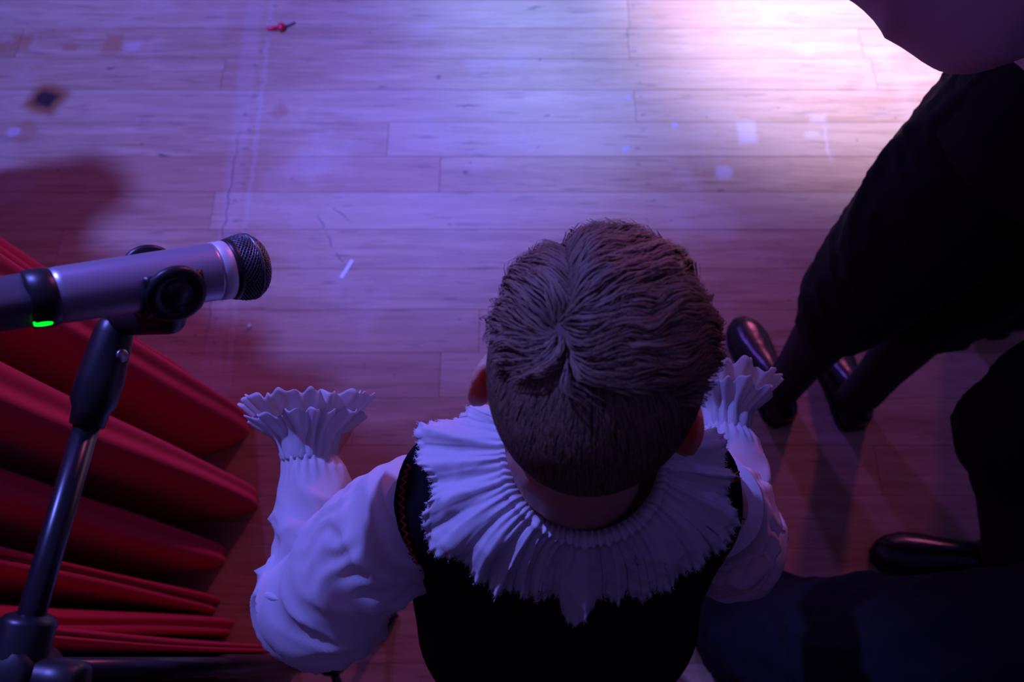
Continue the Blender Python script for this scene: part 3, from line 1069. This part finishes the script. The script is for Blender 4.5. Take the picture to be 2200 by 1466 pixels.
# ---------------------------------------------------------------- the grown-ups
def adult(label, x, y, face, s=1.0, over=None, legs='breeches', trouser=M_black, upper='waistcoat', toe_vec=None, hip_r=0.105, hem=0.36, shoes=None, seed=0.0, tr_r=None, folded=False):
    fy = math.radians(face)                      # 0 = facing +y, positive turns right
    f = Vector((math.sin(fy), math.cos(fy), 0)); r = Vector((math.cos(fy), -math.sin(fy), 0))

    def W(a, b, z):
        return Vector((x, y, 0)) + (r * a + f * b + Vector((0, 0, z))) * s
    J = {}
    for q, g in (('L', -1), ('R', 1)):
        J['ankle' + q] = W(g * 0.09, -0.02, 0.085); J['toe' + q] = W(g * 0.11, 0.15, 0); J['knee' + q] = W(g * 0.095, 0.02, 0.50)
        J['hip' + q] = W(g * 0.09, 0, 0.90); J['shoulder' + q] = W(g * 0.185, -0.01, 1.42)
        J['elbow' + q] = W(g * 0.25, -0.04, 1.13); J['wrist' + q] = W(g * 0.25, 0.06, 0.90)
    J['pelvis'] = W(0, 0, 0.95); J['chest'] = W(0, 0, 1.25); J['neck'] = W(0, -0.01, 1.46)
    hd = W(0, 0.03, 1.62)
    if folded:
        for q, g in (('L', -1), ('R', 1)):
            J['elbow' + q] = W(g * 0.26, 0.02, 1.13); J['wrist' + q] = W(g * 0.10, 0.22, 1.16)
    for k, v in (over or {}).items():
        J[k] = Vector(v)
    for q in 'LR':
        if shoes and q in shoes:
            a_, b_ = Vector(shoes[q][0]), Vector(shoes[q][1])
            J['toe' + q] = a_.lerp(b_, 0.78)
            J['ankle' + q] = a_.lerp(b_, 0.25) + Vector((0, 0, 0.085 * s))
    body, w = person_base(J, s, (hd, r, f, Vector((0, 0, 1)), s), 0.006, curl=0.4, hands={'L': -r, 'R': r})
    o = obj('person', body, M_skin)
    tag(o, label, 'person')
    eyes(w, s, o)
    # hair cap
    n, mm = 40, 20
    R = []
    for i in range(mm + 1):
        th = 0.02 + math.pi * 0.62 * i / mm
        ring = []
        for j in range(n):
            ph = 2 * math.pi * j / n
            d = Vector((math.sin(th) * math.cos(ph), math.sin(th) * math.sin(ph), math.cos(th)))
            lim = 0.30 if d.y > 0.35 else -0.30
            k = 1.0 if d.z > lim else max(0.85, 1 - (lim - d.z))
            k *= 1 + 0.02 * noise.noise(d * 4)
            ring.append(w(d.x * 0.083 * k, d.y * 0.105 * k, 0.018 + d.z * 0.098 * k))
        R.append(ring)
    obj('hair', rings(R, True, True, False), M_adulthair, o)
    # legs
    P = []
    for q in 'LR':
        h, k, a = (Vector(J[n_ + q]) for n_ in ('hip', 'knee', 'ankle'))
        if legs == 'breeches':
            t = (k.z - hem * s) / max(0.01, (k.z - a.z))
            e = k.lerp(a, t)
            P += chain([h, h.lerp(k, 0.45), k.lerp(h, 0.12), k.lerp(e, 0.45), e + Vector((0, 0, 0.02 * s)), e],
                       [0.108 * s, 0.108 * s, 0.098 * s, 0.088 * s, 0.074 * s, 0.058 * s])
        else:
            rr = tr_r or (0.11, 0.10, 0.085, 0.085)
            P += chain([h, h.lerp(k, 0.5), k, a + Vector((0, 0, -0.005))], [q_ * s for q_ in rr])
    pel = Vector(J['pelvis'])
    for zz in (-0.06, 0.06):
        P += chain([pel - r * 0.075 * s + Vector((0, 0, zz * s)), pel + r * 0.075 * s + Vector((0, 0, zz * s))], [0.115 * s] * 2)
    obj('breeches' if legs == 'breeches' else 'trousers',
        fuse('breeches', P, 0.009, 5, lambda p, n_: 0.012 * ridged((p.x, p.y, p.z * 0.5), 9, seed) + 0.005 * ridged(p, 24, seed + 2) - 0.006), trouser, o)
    for q in 'LR':
        k, a = Vector(J['knee' + q]), Vector(J['ankle' + q])
        if legs == 'breeches':
            t = (k.z - hem * s) / max(0.01, (k.z - a.z))
            e = k.lerp(a, t)
            d = (a - k).normalized()
            band = obj('knee_band', lathe(e - d * 0.012 * s, d, [(0, 0.058 * s), (0.004 * s, 0.061 * s), (0.022 * s, 0.060 * s), (0.028 * s, 0.056 * s)], 32), trouser, o)
        obj('stocking', sweep([k.lerp(a, u) for u in (0.15, 0.35, 0.55, 0.78, 1.0)] + [a + Vector((0, 0, -0.05 * s))],
                              [0.054 * s, 0.056 * s, 0.050 * s, 0.042 * s, 0.040 * s, 0.040 * s], 24), M_stock, o)
        if shoes and q in shoes:
            shoe('shoe', shoes[q][0], shoes[q][1], o, s=s)
        else:
            t = Vector(J['toe' + q])
            d = Vector((t.x - a.x, t.y - a.y, 0)).normalized()
            h0 = Vector((a.x, a.y, 0)) - d * 0.065 * s
            shoe('shoe', h0, h0 + d * 0.275 * s, o, s=s)
    # shirt: torso and sleeves in one cloth
    P = []
    ch, nb = Vector(J['chest']), Vector(J['neck'])
    for g in (-0.07, 0, 0.07):
        P += chain([pel + r * g * s + Vector((0, 0, 0.02 * s)), pel.lerp(ch, 0.5) + r * g * s, ch + r * g * 1.15 * s, ch.lerp(nb, 0.6) + r * g * 0.9 * s],
                   [0.118 * s, 0.112 * s, 0.122 * s, 0.085 * s])
    P += chain([ch.lerp(nb, 0.6), nb + Vector((0, 0, 0.015 * s))], [0.08 * s, 0.066 * s])
    for q in 'LR':
        sh, e, wv = (Vector(J[n_ + q]) for n_ in ('shoulder', 'elbow', 'wrist'))
        P += chain([ch.lerp(sh, 0.6) + Vector((0, 0, 0.06 * s)), sh, sh.lerp(e, 0.55), e], [0.085 * s, 0.072 * s, 0.075 * s, 0.074 * s])
        P += chain([e, e.lerp(wv, 0.45), e.lerp(wv, 0.92)], [0.074 * s, 0.068 * s, 0.040 * s])
    obj('shirt', fuse('shirt', P, 0.009, 5, lambda p, n_: 0.008 * ridged(p, 12, seed + 4) - 0.003), M_shirt if upper == 'waistcoat' else trouser, o)
    if upper == 'waistcoat':
        R = []
        for z, a, b in ((-0.115, 0.198, 0.172), (-0.05, 0.192, 0.160), (0.02, 0.180, 0.148), (0.10, 0.176, 0.142), (0.20, 0.190, 0.146), (0.32, 0.205, 0.148), (0.42, 0.195, 0.133), (0.48, 0.150, 0.105), (0.52, 0.085, 0.085)):
            c = pel.lerp(ch, max(0, z) / 0.30) if z < 0.30 else ch.lerp(nb, (z - 0.30) / 0.21)
            cz = pel.z + z * s
            ring = []
            for j in range(48):
                t = 2 * math.pi * j / 48
                ring.append(Vector((c.x, c.y, cz)) + r * a * s * math.cos(t) + f * b * s * math.sin(t))
            R.append(ring)
        wc = obj('waistcoat', rings(R, True, False, False), M_navy, o)
        q_ = wc.modifiers.new('thickness', 'SOLIDIFY'); q_.thickness = 0.004
    return o, J


# man at the right: black breeches, shiny shoes, pale puffed sleeve
adult('standing adult at right in black knee breeches, grey stockings and shiny shoes, pale shirt above', 0.68, 0.56, 4, 1.0,
      over=dict(kneeL=(0.570, 0.560, 0.50), hipL=(0.62, 0.585, 0.90), kneeR=(0.735, 0.575, 0.50), elbowL=(0.43, 0.56, 1.05), wristL=(0.24, 0.70, 1.10), elbowR=(0.93, 0.58, 1.12), wristR=(0.75, 0.86, 1.12), shoulderL=(0.50, 0.56, 1.42),
                hipR=(0.77, 0.575, 0.90), pelvis=(0.70, 0.57, 0.95)),
      shoes={'L': (at(1680, 915), at(1585, 690)), 'R': (at(1835, 925), at(1765, 720))}, seed=1.0)
# the next one behind the man, one heel in view
adult('adult mostly out of frame at right edge, one black shoe heel behind the breeches', 1.20, 0.85, 0, 1.0, legs='trousers', upper='jacket', seed=2.0, folded=True,
      shoes={'L': (at(2140, 728), at(2140, 728) + Vector((-0.02, 0.275, 0)))})
# the one at the right edge turned to the left
adult('adult at lower right edge in black breeches, pointed black shoe turned left', 1.20, 0.20, -90, 1.0, seed=3.0, upper='jacket', folded=True,
      over=dict(kneeR=(0.745, 0.335, 0.50), hipR=(1.10, 0.30, 0.92), ankleL=(1.22, 0.02, 0.085), toeL=(1.07, -0.03, 0), kneeL=(1.16, 0.06, 0.5), hipL=(1.20, 0.10, 0.92)),
      shoes={'R': (at(2180, 1212), at(1872, 1194))})
# the nearest one, long navy trousers, bottom right corner
adult('adult close by at bottom right corner in long dark navy trousers', 0.66, -0.14, -100, 1.0, legs='trousers', trouser=M_navy, upper='jacket', seed=4.0, folded=True,
      tr_r=(0.135, 0.125, 0.112, 0.100),
      over=dict(ankleR=(0.435, 0.045, 0.085), toeR=(0.50, -0.06, 0), kneeR=(0.50, -0.01, 0.48), hipR=(0.63, -0.05, 0.90),
                ankleL=(0.47, -0.20, 0.085), toeL=(0.40, -0.33, 0), kneeL=(0.55, -0.22, 0.48), hipL=(0.66, -0.22, 0.90), pelvis=(0.68, -0.14, 0.95)))

# ------------------------------------------------------------------ microphone
mic = empty('microphone')
A, B = atd(118, 636, 0.445), atd(574, 567, 0.535)
ax = (B - A)
ML = ax.length
ax.normalize()
pxl = ML / 461.0


def mp(px):      # distance along the axis for an image column of the barrel
    return (px - 118) * pxl


obj('barrel', lathe(A, ax, [(mp(112), 0.0150), (mp(116), 0.0168), (mp(130), 0.0172), (mp(300), 0.0185), (mp(440), 0.0196), (mp(448), 0.0196)], 64), M_miccase, mic)
obj('pale_ring', lathe(A, ax, [(mp(447), 0.0194), (mp(449), 0.0200), (mp(474), 0.0203), (mp(476), 0.0198)], 64), M_micring, mic)['label'] = 'pale silver ring below the grille'
obj('grille_collar', lathe(A, ax, [(mp(475), 0.0198), (mp(478), 0.0206), (mp(488), 0.0216), (mp(490), 0.0210)], 64), M_blackplastic, mic)
# woven grille: rows of slanted wires on the rounded head
prof = [(mp(489), 0.0212), (mp(505), 0.0226), (mp(520), 0.0232), (mp(531), 0.0228), (mp(545), 0.0212), (mp(558), 0.0178), (mp(568), 0.0122), (mp(573), 0.0060), (mp(575), 0.0)]
gr = obj('grille', lathe(A, ax, [(a, b - 0.0007 if b > 0.001 else 0) for a, b in prof], 64), M_blackplastic, mic)
pr = crom([(a, b, 0) for a, b in prof], 5)
xx, yy, _ = frame(ax)
wires = []
for sgn in (-1, 1):
    for k in range(40):
        ph0 = 2 * math.pi * k / 40
        pts = []
        for i, q in enumerate(pr[:-3]):
            ph = ph0 + sgn * i * 0.060
            pts.append(A + ax * q[0] + (xx * math.cos(ph) + yy * math.sin(ph)) * max(q[1] - 0.0002 + 0.00018 * sgn * (-1) ** (i + k), 0.0005))
        wires.append(sweep(pts, [0.00042] * len(pts), 4, False))
wm = obj('wire_mesh', join(wires), M_grille, gr)
obj('grille_band', lathe(A, ax, [(mp(528), 0.0226), (mp(529), 0.0236), (mp(536), 0.0233), (mp(537), 0.0220)], 64), M_grille, gr)
# transmitter tail: black shoulder ring, then a flatter grey case
obj('tail_ring', lathe(A, ax, [(mp(62), 0.0135), (mp(70), 0.0172), (mp(100), 0.0178), (mp(114), 0.0172), (mp(118), 0.0160)], 64), M_blackplastic, mic)
R = []
ux, uy, _ = frame(ax)
for s_, w, h in ((-190, 0.0118, 0.0112), (-182, 0.0128, 0.0122), (-60, 0.0132, 0.0126), (60, 0.0142, 0.0136), (92, 0.0146, 0.0140)):
    ring = []
    for j in range(40):
        t = 2 * math.pi * j / 40
        c, s2 = math.cos(t), math.sin(t)
        ring.append(A + ax * mp(s_) + ux * w * math.copysign(abs(c) ** 0.6, c) + uy * h * math.copysign(abs(s2) ** 0.6, s2))
    R.append(ring)
tail = obj('transmitter_tail', rings(R), M_mictail, mic)
# lit led lozenge on the tail's edge
tocam = (EYE - (A + ax * mp(92))).normalized()
side = ax.cross(tocam).normalized()
if side.y > 0:
    side = -side
ldir = (side * 0.86 + tocam * 0.50).normalized()
lc = A + ax * mp(91) + ldir * 0.0166
R = []
lx = ax
ly_ = ldir.cross(ax).normalized()
for h, g in ((-0.002, 1.0), (0.0006, 1.0), (0.0012, 0.7)):
    R.append([lc + ldir * h + lx * (0.0032 * math.copysign(1, math.cos(t)) * min(1, abs(math.cos(t)) * 0.9 + 0.1) * 1.25 + 0.0022 * math.cos(t)) * g + ly_ * 0.0026 * math.sin(t) * g for t in np.linspace(0, 2 * math.pi, 32, endpoint=False)])
obj('green_led', rings(R), M_led, tail)['label'] = 'lit green led on the transmitter'
tag(mic, 'dark silver wireless microphone with pale ring and green led, held in the clip at left', 'microphone')

# ------------------------------------------------------------------ stand: clip, boom, clutch, pole, tripod
stand = empty('microphone_stand')
cc = A + ax * mp(330)
down = (side * 0.93 - tocam * 0.36).normalized()      # away from the camera and to the viewer's side
down = (down - ax * down.dot(ax)).normalized()
cross = ax.cross(down).normalized()
if cross.dot(tocam) < 0:
    cross = -cross
cp = []
# cradle: an open C round the barrel
R = []
for k in range(13):
    s_ = -0.018 + 0.036 * k / 12
    ring = []
    g = 0.0207 + 0.0010 * math.sin(k / 12 * math.pi)
    arc = np.linspace(math.radians(-118), math.radians(118), 30)
    out = [cc + ax * s_ + (down * math.cos(t) + cross * math.sin(t)) * (g + 0.0028) for t in arc]
    inn = [cc + ax * s_ + (down * math.cos(t) + cross * math.sin(t)) * (g - 0.0002) for t in reversed(arc)]
    R.append(out + inn)
clip = obj('clip', rings(R), M_blackplastic, stand)
for g, nm in ((1, 'clip_cheek'), (-1, 'clip_cheek')):
    dv = (cross * g * 0.93 + down * 0.10 - ax * 0.0).normalized()
    c0 = cc + dv * 0.0195 + ax * 0.000
    obj(nm, lathe(c0, dv, [(0, 0.0175), (0.002, 0.0192), (0.0045, 0.0190), (0.0065, 0.0168), (0.0066, 0.0130), (0.0048, 0.0112), (0.0046, 0.0085), (0.0060, 0.0078), (0.0062, 0.0)], 48), M_blackplastic, clip)
T0 = atd(252, 690, 0.520)
obj('clip_neck', fuse('clip_neck', chain([cc + cross * 0.016 + down * 0.012, cc + down * 0.025 + cross * 0.006, T0], [0.0085, 0.011, 0.0105]) + chain([cc - cross * 0.016 + down * 0.012, cc + down * 0.025 + cross * 0.006], [0.0085, 0.011]), 0.0012, 8), M_blackplastic, clip)
Bq = atd(62, 1340, 0.475)
bd = (Bq - T0).normalized()
bl = (Bq - T0).length
boom_pts = [(0.0, 0.0100), (0.004, 0.0130), (0.022, 0.0142), (0.030, 0.0145), (0.072, 0.0150), (0.076, 0.0118), (0.080, 0.0102), (bl + 0.16, 0.0100)]
socket = obj('boom_socket', lathe(T0, bd, [(0.0, 0.0095), (0.003, 0.0118), (0.010, 0.0128), (0.040, 0.0150), (0.058, 0.0146), (0.064, 0.0118), (0.074, 0.0108), (0.075, 0.0085)], 36), M_blackplastic, stand)
x_, y_, _ = frame(bd)
for g in (1,):
    e = (x_ if x_.x > 0 else -x_)
    e = (e * 0.85 + (tocam) * 0.5)
    e = (e - bd * e.dot(bd)).normalized()
    obj('screw', lathe(T0 + bd * 0.024 + e * 0.0125, e, [(0, 0.0045), (0.002, 0.0045), (0.0026, 0.0036)], 20), M_screw, socket)
obj('boom', lathe(T0 + bd * 0.07, bd, [(0, 0.0082), (bl + 0.05, 0.0086)], 28), M_standmetal, stand)
CL = T0 + bd * (bl + 0.030)
obj('boom_clutch', join([lathe(T0 + bd * (bl - 0.006), bd, [(0, 0.0105), (0.002, 0.0150), (0.005, 0.0165), (0.075, 0.0165), (0.078, 0.0150)], 32),
                         lathe(CL + Vector((0, 0, -0.030)), (0, 0, 1), [(0, 0.014), (0.004, 0.017), (0.045, 0.017), (0.048, 0.013)], 32),
                         lathe(CL - x_ * 0.045, x_, [(0, 0.010), (0.003, 0.014), (0.02, 0.014), (0.03, 0.012), (0.06, 0.012)], 24)]), M_blackplastic, stand)
pb = Vector((CL.x, CL.y, 0))
obj('pole', lathe((pb.x, pb.y, 0.12), (0, 0, 1), [(0, 0.0125), (0.55, 0.0125), (0.56, 0.0095), (CL.z - 0.14, 0.0095)], 28), M_standmetal, stand)
obj('tripod_hub', lathe((pb.x, pb.y, 0.105), (0, 0, 1), [(0, 0.016), (0.003, 0.021), (0.055, 0.021), (0.060, 0.016)], 28), M_blackplastic, stand)
tip0 = at(505, 1352, 0.012)
a0 = math.atan2(tip0.y - pb.y, tip0.x - pb.x) + 0.02
for k in range(3):
    a = a0 + k * 2 * math.pi / 3
    L = 0.112
    d = Vector((math.cos(a), math.sin(a), 0))
    lg = obj('leg', sweep([pb + d * 0.018 + Vector((0, 0, 0.135)), pb + d * 0.09 + Vector((0, 0, 0.08)), pb + d * L + Vector((0, 0, 0.012))], [0.0075] * 3, 16), M_standmetal, stand)
    obj('rubber_foot', sweep([pb + d * (L - 0.03) + Vector((0, 0, 0.021)), pb + d * (L + 0.012) + Vector((0, 0, 0.0112))], [0.0105, 0.0105], 16), M_sole, lg)
tag(stand, 'black microphone boom stand with clip in front of the red curtain', 'microphone stand')

# ------------------------------------------------------------------ bits lying on the floor
p = empty('push_pin')
a, b = at(574, 62, 0.004), at(602, 60, 0.004)
d = (b - a).normalized()
obj('stem', lathe(a, d, [(0, 0.0045), (0.003, 0.0062), ((b - a).length, 0.0055)], 16), M_redplastic, p)
obj('knob', join([ball(b + d * 0.004 + Vector((0, 0, 0.004)), (0.0110, 0.0135, 0.0095))]), M_redplastic, p)
c, e = at(612, 56, 0.004), at(634, 48, 0.003)
obj('grey_tail', sweep([c, c.lerp(e, 0.5) + Vector((0, -0.002, 0)), e], [0.003, 0.003, 0.0022], 8), M_greywire, p)
tag(p, 'tiny red plastic plug with grey tail on the bare floorboards', 'plug')
a, b = at(733, 598), at(757, 560)
ln = (b - a).length
v, f = box((0, 0, 0.0008), (ln, 0.0085, 0.0012))
o = obj('paper_strip', (v, f), M_paper, smooth=False)
o.location = (a + b) / 2
o.rotation_euler = (0, 0, math.atan2(b.y - a.y, b.x - a.x))
tag(o, 'small white paper strip lying on the floorboards between microphone and child', 'paper')
q = at(536, 701, 0.0035)
o = obj('bead', ball(q, 0.0046, None, 24, 16), M_bead)
tag(o, 'tiny shiny white bead on the floorboards below the microphone head', 'bead')
bpy.context.view_layer.update()
